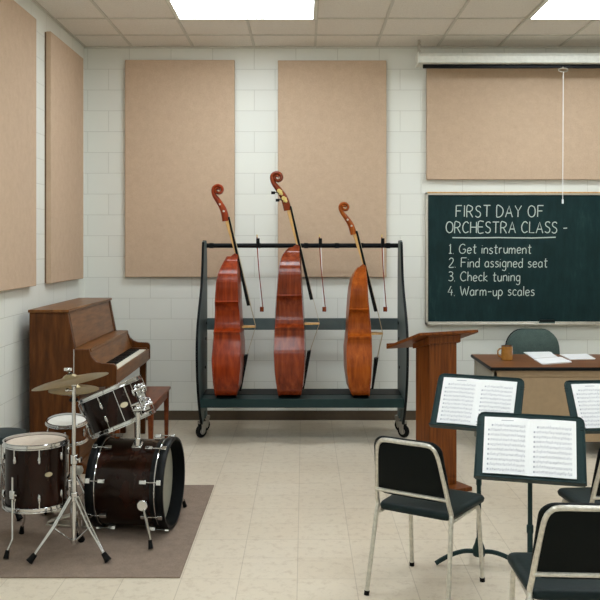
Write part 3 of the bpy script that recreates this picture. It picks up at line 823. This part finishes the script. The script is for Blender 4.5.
# snare on its stand (behind)
sn = thing('snare_drum', 'small drum with a bright white head behind the cymbal stand', 'drum', (-1.64, 6.02, .42))
ax2 = Vector((.03, -.13, 1)).normalized()
mt = Matrix.Translation((0, 0, .0)) @ Vector((0, 0, 1)).rotation_difference(ax2).to_matrix().to_4x4()
drum_parts(sn, mt, .133, .115, M['shell2'], M['hathead'], M['hathead'], 6, -80, None, .024, False)
ss = thing('snare_stand', 'chrome tripod stand carrying the small white-headed drum', 'stand', (-1.64, 6.02, RT))
MB().cyl((0, 0, .1), (0, 0, .37), .012).build('post', M['chrome'], ss)
for a in (-60, 60, 180):
    c, s_ = math.cos(R(a)), math.sin(R(a))
    l_ = MB().tube([(0, 0, .17), (.06*c, .06*s_, .13), (.2*c, .2*s_, .02)], .008, 8).build('leg', M['chrome'], ss)
    rubber_foot(l_, (.205*c, .205*s_, .008), (-c*.6, -s_*.6, 1), .012, .035)
    MB().tube([(0, 0, .36), (.1*c, .1*s_, .372), (.135*c, .135*s_, .385)], .007, 8).build('basket_arm', M['chrome'], ss)
MB().ball((0, 0, .34), .022).build('tilter', M['chrome'], ss)

def tripod(t, hub, col_z, feet, r=.009, double=True):
    """feet: list of xy offsets; struts from hub height to the floor with braces to a low collar"""
    for fx, fy in feet:
        d = Vector((fx, fy, 0)); l = d.length; dn = d/l; pr = Vector((-dn.y, dn.x, 0))
        lg = MB()
        if double:
            for s_ in (-1, 1):
                lg.tube([dn*.018+pr*s_*.013+Vector((0, 0, hub)), d*.45+pr*s_*.012+Vector((0, 0, hub*.55)), d*.93+pr*s_*.004+Vector((0, 0, .03))], r*.55, 8)
        else: lg.tube([dn*.01+Vector((0, 0, hub)), d*.93+Vector((0, 0, .03))], r, 8)
        l_ = lg.build('leg', M['chrome'], t)
        br = MB(); br.tube([d*.05+Vector((0, 0, col_z)), d*.47+Vector((0, 0, hub*.53))], r*.5, 6); br.build('brace', M['chrome'], l_)
        rubber_foot(l_, d+Vector((0, 0, .012)), -dn*.9+Vector((0, 0, 1)), .018, .05)

def cymbal(name, label, c, dia, axis, loc_group=None):
    t = thing(name, label, 'cymbal', c, 0, None)
    q = Vector((0, 0, 1)).rotation_difference(Vector(axis).normalized()).to_matrix().to_4x4()
    r = dia/2
    prof = [(.006, .022), (.02, .021), (.034, .014), (.042, .004), (r*.5, -.004), (r*.8, -.011), (r, -.02), (r, -.0215), (r*.8, -.0125), (r*.5, -.0055), (.042, .0025), (.03, .012), (.006, .02)]
    o = MB(q).lathe(prof, 56, cap=False).build('bow', M['cymbal'], t, angle=60)
    return t
# crash cymbal on a tripod stand in front
cs = thing('cymbal_stand', 'chrome double-braced tripod cymbal stand in front of the drum set', 'stand', (-1.29, 4.88, RT))
tripod(cs, .335, .09, [(-.215, -.12), (.215, -.1), (-.02, .24)], .011)
MB().cyl((0, 0, .07), (0, 0, .56), .0135, 14).build('lower_tube', M['chrome'], cs)
MB().cyl((0, 0, .54), (0, 0, .965), .010, 14).build('upper_tube', M['chrome'], cs)
for z in (.335, .545): MB().cyl((0, 0, z-.025), (0, 0, z+.025), .021, 14).build('clamp_collar', M['chrome'], cs, .003)
MB().cyl((0, 0, .08), (0, 0, .1), .02).build('brace_collar', M['chrome'], cs)
w = MB(); w.cyl((0, 0, .545), (.04, -.015, .545), .006); w.b2((.035, -.035, .535), (.045, .0, .56)); w.cyl((0, 0, .93), (-.035, -.01, .935), .007); w.ball((-.035, -.01, .935), .012)
w.build('wing_screw', M['chrome'], cs)
ti = MB(); ti.ball((0, 0, .965), .018); ti.tube([(0, 0, .965), (-.012, -.002, 1.0), (-.03, -.006, 1.045)], .005)
ti.build('tilter', M['chrome'], cs)
tp = MB(); tp.cyl((-.018, -.004, 1.012), (-.024, -.006, 1.028), .015); tp.build('felt', M['rubber'], cs)
wn = MB(); wn.ball((-.031, -.007, 1.047), .014); wn.box((-.031, -.007, 1.05), (.045, .008, .016)); wn.build('wing_nut', M['chrome'], cs)
cymbal('crash_cymbal', 'tilted bronze crash cymbal, the upper and nearer of the overlapping two', (-1.312, 4.875, RT+1.002), .425, (-.19, .0, .98))
# hi-hat
hs = thing('hihat_stand', 'chrome hi-hat stand with a tall thin rod behind the cymbal stand', 'stand', (-1.513, 5.72, RT))
tripod(hs, .26, .07, [(.17, -.13), (-.03, .2), (-.17, -.1)], .009, False)
MB().cyl((0, 0, .05), (0, 0, .742), .013, 14).build('lower_tube', M['chrome'], hs)
MB().cyl((0, 0, .74), (0, 0, 1.06), .0035, 8).build('pull_rod', M['chrome'], hs)
MB().lathe([(.016, .715), (.03, .72), (.03, .735), (.016, .742)], 16).build('cymbal_seat', M['rubber'], hs)
fp = MB(Matrix.Translation((-.09, -.15, .042)) @ Matrix.Rotation(R(122), 4, 'Z') @ Matrix.Rotation(R(14), 4, 'Y')); fp.b2((-.12, -.035, -.006), (.12, .035, .006)); fp.build('foot_pedal', M['alu'], hs, .005)
cymbal('hihat_cymbal', 'lower bronze hi-hat cymbal, flatter and half hidden under the tilted crash', (-1.513, 5.72, RT+.815), .325, (0, -.03, 1))
hc = cymbal('hihat_cymbal', 'bottom hi-hat cymbal turned upside down just beneath its twin', (-1.513, 5.72, RT+.771), .325, (0, .02, -1))
# bass drum pedal
bp = thing('bass_drum_pedal', 'chrome bass drum pedal between the floor tom and the bass drum', 'pedal', (-1.40, 5.43, RT), R(-6))
MB().b2((-.2, -.05, .0), (.06, .05, .012)).build('base_plate', M['alu'], bp, .003)
f_ = MB(Matrix.Translation((-.07, 0, .055)) @ Matrix.Rotation(R(-16), 4, 'Y')); f_.b2((-.13, -.04, -.005), (.12, .04, .005)); f_.build('footboard', M['alu'], bp, .004)
fr = MB()
for s_ in (-1, 1): fr.cyl((.045, s_*.05, .01), (.045, s_*.05, .2), .011, 8)
fr.cyl((.045, -.06, .2), (.045, .06, .2), .009, 10); fr.build('frame', M['chrome'], bp)
MB().tube([(.045, 0, .2), (-.01, 0, .33)], .004, 8).build('beater_rod', M['chrome'], bp)
MB().lathe([(.012, -.03), (.028, -.02), (.028, .02), (.012, .03)], 16, (-.01, 0, .34), 'x').build('beater', M['hathead'], bp)
MB().b2((.035, .0, .05), (.045, .012, .2)).build('chain', M['alu'], bp)
# throne
th = thing('drum_throne', 'round dark grey drum throne behind the floor tom at the photo edge', 'stool', (-1.955, 5.62, RT))
MB().lathe([(.14, .485), (.155, .495), (.16, .515), (.155, .533), (.12, .542), (.02, .544)], 40).build('seat', M['throne'], th)
MB().cyl((0, 0, .1), (0, 0, .486), .014).build('post', M['chrome'], th)
tripod(th, .33, .12, [(.16, -.12), (-.03, .19), (-.14, -.14)], .010)

# ------------------------------------------------------------------ lectern
lc = thing('lectern', 'reddish-brown wooden lectern with slanted top at the left of the desk', 'lectern', (.957, 6.30, 0), R(27.5))
MB().b2((-.12, -.085, .028), (.12, .085, 1.075)).build('column', M['lectern'], lc, .003)
MB().b2((-.17, -.2, 0), (.17, .18, .03)).build('base', M['lectern'], lc, .004)
MB().rings([[(-.252, -.155, 1.122), (.262, -.155, 1.122), (.262, .27, .985), (-.252, .27, .985)], [(-.252, -.15, 1.142), (.262, -.15, 1.142), (.262, .275, 1.005), (-.252, .275, 1.005)]]).build('slanted_top', M['lectern'], lc, .003)
MB().b2((-.14, -.105, 1.055), (.14, -.083, 1.108)).build('front_cleat', M['lectern'], lc, .002)
for s_ in (-1, 1): MB().prism([(-.1, 1.05), (-.1, 1.1), (.1, 1.035), (.1, 1.0)], .016, 'yz', s_*.128-.008).build('side_cleat', M['lectern'], lc)
MB().b2((-.25, .262, 1.006), (.25, .275, 1.026)).build('book_ledge', M['lectern'], lc, .003)

# ------------------------------------------------------------------ teacher's desk and things on it
DX, DY0, DY1, DZ = 1.535, 7.16, 8.02, .745
dk = thing('teacher_desk', 'tan steel desk with brown woodgrain top in front of the chalkboard', 'desk', (DX+.78, (DY0+DY1)/2, 0))
hd_ = (DY1-DY0)/2
MB().b2((-.78, -hd_, .715), (.78, hd_, DZ-.002)).build('edge_band', M['black'], dk, .008)
MB().b2((-.772, -hd_+.008, DZ-.004), (.772, hd_-.008, DZ)).build('desktop', M['desktop'], dk)
MB().b2((-.72, -hd_+.05, .12), (.72, -hd_+.07, .715)).build('modesty_panel', M['deskpaint'], dk, .003)
MB().b2((-.74, -hd_+.04, .66), (.74, -hd_+.07, .715)).build('top_rail', M['deskpaint'], dk, .003)
for s_ in (-1, 1):
    MB().b2((s_*.745, -hd_+.04, .05), (s_*.72, hd_-.04, .715)).build('side_panel', M['deskside'], dk, .003)
    for y in (-hd_+.06, hd_-.06): MB().b2((s_*.755, y-.02, 0), (s_*.715, y+.02, .7)).build('leg', M['deskside'], dk, .003)
for z0, z1 in ((.5, .7), (.29, .49), (.08, .28)):
    d = MB().b2((.32, hd_-.07, z0), (.7, hd_-.05, z1)).build('drawer', M['deskpaint'], dk, .003)
    MB().b2((.46, hd_-.05, z1-.07), (.56, hd_-.035, z1-.055)).build('handle', M['alu'], d, .002)
MB().b2((.31, -hd_+.07, .06), (.715, hd_-.07, .71)).build('pedestal', M['deskpaint'], dk)

def on_desk(px, py): 
    Y = (EYE-DZ)*F/(py-VY); return Vector(((px-VX)*Y/F, Y))
mg = thing('coffee_mug', 'amber-brown stoneware mug standing on the desk', 'mug', (*on_desk(507, 360), DZ))
MB().lathe([(.042, 0), (.05, .004), (.051, .05), (.049, .116), (.05, .123), (.045, .124), (.041, .06), (.04, .012), (.002, .010)], 32, cap=False).build('body', M['mug'], mg, angle=50)
MB().ringtorus(.0475, .0035, .1235, 32, 8).build('rim', M['mugrim'], mg)
MB().lathe([(.0405, .095), (.0405, .097)], 24).build('coffee', M['coffee'], mg)
MB().tube([(-.047, 0, .1), (-.065, 0, .098), (-.08, 0, .08), (-.08, 0, .05), (-.067, 0, .03), (-.048, 0, .026)], .0065, 8, up=(0, 1, 0), ry=.009).build('handle', M['mug'], mg)
for k_, (qd, lb) in enumerate((
    ([(523.7, 353.1), (549.4, 352.7), (557.5, 357.8), (534.7, 359.2)], 'white paper stack on the desk, nearest the mug'),
    ([(533.7, 360.1), (560.3, 358), (572, 362.7), (544, 365)], 'white paper stack on the desk, closest to its front edge'),
    ([(559, 355), (586, 354.3), (595.8, 359.2), (572, 360.1)], 'white paper stack on the desk, farthest right'))):
    P = [on_desk(*p) for p in qd]; c = sum(P, Vector((0, 0)))/4
    b = MB(); nl = 5 if k_ != 2 else 3
    for i in range(nl):
        a = R(random.uniform(-4, 4)); z = i*.0021
        pts = [(p-c) for p in P]; pts = [(p.x*math.cos(a)-p.y*math.sin(a), p.x*math.sin(a)+p.y*math.cos(a)) for p in pts]
        b.prism(pts, .0019, 'xy', z)
    o = b.build('paper_stack', M['paper'], None, 0, (c.x, c.y, DZ+.0003))
    tag(o, lb, 'paper', 'papers on the desk')

oc = thing('office_chair', 'dark grey upholstered office chair behind the desk', 'chair', (2.18, 8.22, 0), PI)
def rr_ring(w, h, r, y, cz, top=1.0):
    return [(a*(1-.12*(z/h+.5)), y, cz+z) for a, z in rrect(w, h, r, 6)]
MB().rings([rr_ring(.44, .40, .13, -.12, .715), rr_ring(.54, .46, .165, -.105, .715), rr_ring(.54, .46, .165, -.055, .715), rr_ring(.44, .40, .13, -.04, .715)]).build('backrest', M['greyfab'], oc, angle=60)
MB().rings([rr_ring(.55, .47, .165, -.125, .715), rr_ring(.55, .47, .165, -.112, .715)]).build('back_shell', M['black'], oc, .004)
def plate(w, h, r, z, cy): return [(a, cy+b, z) for a, b in rrect(w, h, r, 6)]
MB().rings([plate(.44, .42, .1, .42, .15), plate(.49, .47, .12, .44, .15), plate(.49, .47, .12, .475, .15), plate(.44, .42, .1, .495, .15)]).build('seat', M['greyfab'], oc, angle=60)
MB().tube([(0, .1, .415), (0, -.1, .41), (0, -.155, .48), (0, -.14, .7)], .018, 8, up=(1, 0, 0), ry=.03).build('back_support', M['black'], oc)
MB().cyl((0, .12, .1), (0, .12, .42), .025).build('gas_column', M['black'], oc)
for i in range(5):
    a = 2*PI*i/5+.3; c, s_ = math.cos(a), math.sin(a)
    l_ = MB().tube([(0, .12, .115), (.13*c, .12+.13*s_, .105), (.27*c, .12+.27*s_, .075)], [.024, .02, .014], 8).build('base_arm', M['black'], oc)
    MB().lathe([(.028, -.02), (.028, .02)], 14, (.27*c, .12+.27*s_, .03), 'x').build('caster', M['rubber'], l_)

# ------------------------------------------------------------------ music stands and sheet music
def sheet_book(label, parent_loc, rz, tilt, zc, yoff, dx):
    """open sheet music leaning on a stand desk; its own thing"""
    t = thing('sheet_music', label, 'sheet music', parent_loc, rz, 'open sheet music on the music stands')
    Mx = Matrix.Translation((dx, yoff, zc)) @ Matrix.Rotation(-tilt, 4, 'X')
    pw, ph = .203, .268
    for s_ in (-1, 1):
        b = MB(Mx); N = 8; rings = []
        for i in range(N+1):
            u = i/N; x = s_*u*pw; y = -.006-.010*math.sin(min(1, u*2.2)*PI*.5)*(1-u*.75) - .002
            rings.append([(x, y, -ph/2), (x, y, ph/2), (x, -.0045, ph/2), (x, -.0045, -ph/2)])
        b.rings(rings)
        pg = b.build('page', M['paper'], t, angle=60)
        ik = MB(Mx); rnd = random.Random(int(dx*1000)+s_*3+int(rz*100))
        def ypos(x):
            u = abs(x)/pw; return -.006-.010*math.sin(min(1, u*2.2)*PI*.5)*(1-u*.75)-.0028
        def quad(x0, x1, z0, z1):
            M_ = 6 if x1-x0 > .05 else 1
            for q in range(M_):
                a, c = x0+(x1-x0)*q/M_, x0+(x1-x0)*(q+1)/M_
                ik.f([ik.v((a, ypos(a), z0)), ik.v((c, ypos(c), z0)), ik.v((c, ypos(c), z1)), ik.v((a, ypos(a), z1))])
        xa, xb = (.018, pw-.018) if s_ > 0 else (-pw+.018, -.018)
        nst = 10
        if s_ < 0: quad((xa+xb)/2-.025, (xa+xb)/2+.03, .117, .1205)
        for k in range(nst):
            zt = .098-k*.0232
            x0 = xa+(.015 if k == 0 else 0)
            for l in range(5): quad(x0, xb, zt-l*.0021-.0003, zt-l*.0021+.0003)
            quad(x0, x0+.006, zt-.0084, zt)
            x = x0+.015
            while x < xb-.004:
                nz_ = zt-rnd.choice((0, 1, 2, 3, 4, 5, 6))*.0018+.001
                quad(x, x+.0028, nz_-.0011, nz_+.0011); quad(x+.0024, x+.003, nz_, nz_+.007)
                x += rnd.choice((.0065, .009, .013))
        ik.build('printed_staves', M['ink'], pg)
def music_stand(label, slabel, x, y, rz, zc, base_rot, dyc=.012):
    t = thing('music_stand', label, 'music stand', (x, y, 0), rz, 'music stands')
    tilt = R(33); w, h = .472, .315
    Mx = Matrix.Translation((0, dyc, zc)) @ Matrix.Rotation(-tilt, 4, 'X')
    b = MB(Mx); pl = []
    for sx in (1, -1):
        pts = [(sx*(w/2-.0), -h/2)] if sx > 0 else []
        pl += pts
    r = .03
    poly = [(-w/2-.004, -h/2), (w/2+.004, -h/2)] + [(w/2-r+r*math.cos(R(a)), h/2-r+r*math.sin(R(a))) for a in (0, 30, 60, 90)] + [(-w/2+r+r*math.cos(R(a)), h/2-r+r*math.sin(R(a))) for a in (90, 120, 150, 180)]
    b.prism(poly, .004, 'xz', 0); b.build('desk', M['slate'], t, .0015)
    rim = MB(Mx); rim.tube([(a, 0.0, z) for a, z in poly[1:]+poly[:1]], .004, 6, up=(0, 1, 0), ry=.006); rim.build('rim', M['slate'], t)
    MB(Mx).b2((-w/2-.002, -.045, -h/2-.006), (w/2+.002, .004, -h/2+.001)).build('ledge', M['slate'], t, .002)
    for s_ in (-1, 1):
        for z in (.095, .108): MB(Mx).b2((s_*(w/2-.004)-.012, -.0012, z-.0015), (s_*(w/2-.004)+.012, -.0002, z+.0015)).build('slot', M['rackdark'], t)
    tl = MB(); tl.b2((-.05, .02, zc-.075), (.05, .06, zc-.01)); tl.cyl((-.035, .045, zc-.02), (.035, .045, zc-.02), .018)
    tl.build('tilt_head', M['slate'], t, .006)
    Y_ = .045
    MB().cyl((0, Y_, .44), (0, Y_, zc-.02), .0105, 12).build('inner_tube', M['slate'], t)
    MB().cyl((0, Y_, .09), (0, Y_, .46), .0125, 12).build('outer_tube', M['slate'], t)
    MB().lathe([(.014, .44), (.0155, .445), (.0155, .475), (.011, .48)], 14, (0, Y_, 0)).build('collar', M['slate'], t)
    MB().lathe([(.03, .055), (.034, .065), (.034, .095), (.022, .125), (.016, .15)], 16, (0, Y_, 0)).build('hub', M['slate'], t)
    for a in base_rot:
        c, s_ = math.cos(R(a)-rz), math.sin(R(a)-rz)
        P = [(d*c, Y_+d*s_, z) for d, z in ((.015, .078), (.07, .08), (.13, .066), (.19, .038), (.235, .010))]
        MB().tube(smooth_pts(P, 3), .011, 8, ry=.013, up=(0, 0, 1)).build('foot', M['slate'], t)
    sheet_book(slabel, (x, y, 0), rz, tilt, zc-.001, dyc, -.002 if x < 1.3 else .004)
    return t
music_stand('slate music stand in the middle, between the lectern and the front stand', 'open sheet music on the stand nearest the lectern', .938, 4.72, R(-25), .897, (178, -12, 85))
music_stand('slate music stand nearest the camera, its desk the largest in view', 'open sheet music facing the camera on the nearest stand', 1.02, 3.93, R(-16), .838, (175, -20, 80))
music_stand('slate music stand at the right edge of the photo, partly cut off', 'open sheet music on the stand cut by the right edge', 1.75, 4.97, R(3), .832, (170, -10, 85))

# ------------------------------------------------------------------ stacking chairs
def make_chair():
    t = thing('stacking_chair', '', 'chair')
    L_ = [(-.22, -.27, .006), (-.203, -.195, .40), (-.2, -.185, .45), (-.196, -.205, .50), (-.172, -.245, .68), (-.16, -.265, .752), (-.14, -.273, .782), (-.11, -.277, .792)]
    Lr = [(-x, y, z) for x, y, z in L_[::-1]]
    mid = [(0, -.277, .792)]
    MB().tube(smooth_pts(L_+mid+Lr, 3), .0115, 10).build('back_frame', M['oldchrome'], t)
    MB().cyl((-.194, -.215, .525), (.194, -.215, .525), .010, 10).build('lower_crossbar', M['oldchrome'], t)
    # cushion, follows the frame slope
    def lvl(f, grow, dy):
        pts = []
        for a, b in rrect(1, 1, .16, 6):
            z = .655+b*(.27+grow); tt = (z-.51)/.29
            hw = .186-.024*max(0, min(1.05, tt))
            y = -.205-.07*max(-.1, min(1.1, tt))
            pts.append((a*2*(hw+grow/2), y+dy, z))
        return pts
    MB().rings([lvl(0, .0, -.006), lvl(0, .028, -.001), lvl(0, .038, .012), lvl(0, .03, .024), lvl(0, .0, .03)]).build('backrest', M['vinyl'], t, angle=60)
    def sp(w, d, r, z): return [(a*(.935+.25*b), .018+b, z) for a, b in rrect(w, d, r, 5)]
    MB().rings([sp(.40, .40, .03, .415), sp(.435, .43, .04, .42), sp(.445, .44, .045, .437), sp(.43, .425, .045, .45), sp(.38, .38, .04, .454)]).build('seat', M['seat'], t, angle=60)
    fr = MB()
    for s_ in (-1, 1):
        MB_ = MB().tube(smooth_pts([(s_*.203, .212, .006), (s_*.197, .185, .3), (s_*.195, .175, .385), (s_*.19, .15, .405), (s_*.19, .05, .405)], 3), .0115, 10).build('front_leg', M['oldchrome'], t)
        MB().cyl((s_*.203, .212, 0), (s_*.2025, .21, .022), .0135, 10).build('foot_cap', M['rubber'], t)
        MB().cyl((s_*.22, -.27, 0), (s_*.219, -.266, .022), .0135, 10).build('foot_cap', M['rubber'], t)
        fr.cyl((s_*.19, -.185, .405), (s_*.19, .16, .405), .0095, 8)
    fr.cyl((-.19, .12, .403), (.19, .12, .403), .009, 8); fr.cyl((-.19, -.12, .403), (.19, -.12, .403), .009, 8)
    fr.build('seat_frame', M['oldchrome'], t)
    for s_ in (-1, 1):
        for z in (.58, .7):
            pass
    return t
ch = make_chair()
for i, (x, y, rz, lb) in enumerate((
    (.645, 4.47, -33, 'black padded chair with worn chrome frame, in full view before the lectern'),
    (1.062, 3.46, -3, 'black padded chair nearest the camera, only its top half in the photo'),
    (1.585, 4.46, 4, 'black padded chair at the right edge behind the nearest stand'))):
    c = ch if i == 0 else copy_tree(ch)
    c.location = (x, y, 0); c.rotation_euler = (0, 0, R(rz)); c['label'] = lb; c['group'] = 'black padded stacking chairs'

# ------------------------------------------------------------------ camera, world, view
cam = bpy.data.cameras.new('camera'); co = bpy.data.objects.new('camera', cam); COL.objects.link(co)
co.location = (0, 0, EYE); co.rotation_euler = (PI/2, 0, 0)
cam.sensor_width = 36; cam.lens = F/600*36
cam.shift_x = (300-VX)/600; cam.shift_y = -(300-VY)/600
cam.clip_start = .05
S.camera = co
w = bpy.data.worlds.new('world'); S.world = w; w.use_nodes = True
w.node_tree.nodes['Background'].inputs[0].default_value = (.02, .02, .02, 1)
S.view_settings.view_transform = 'Standard'; S.view_settings.look = 'None'
S.view_settings.gamma = 1; S.view_settings.use_curve_mapping = False
S.view_settings.exposure = .63
S.cycles.max_bounces = 8; S.cycles.diffuse_bounces = 5
S.cycles.use_denoising = True
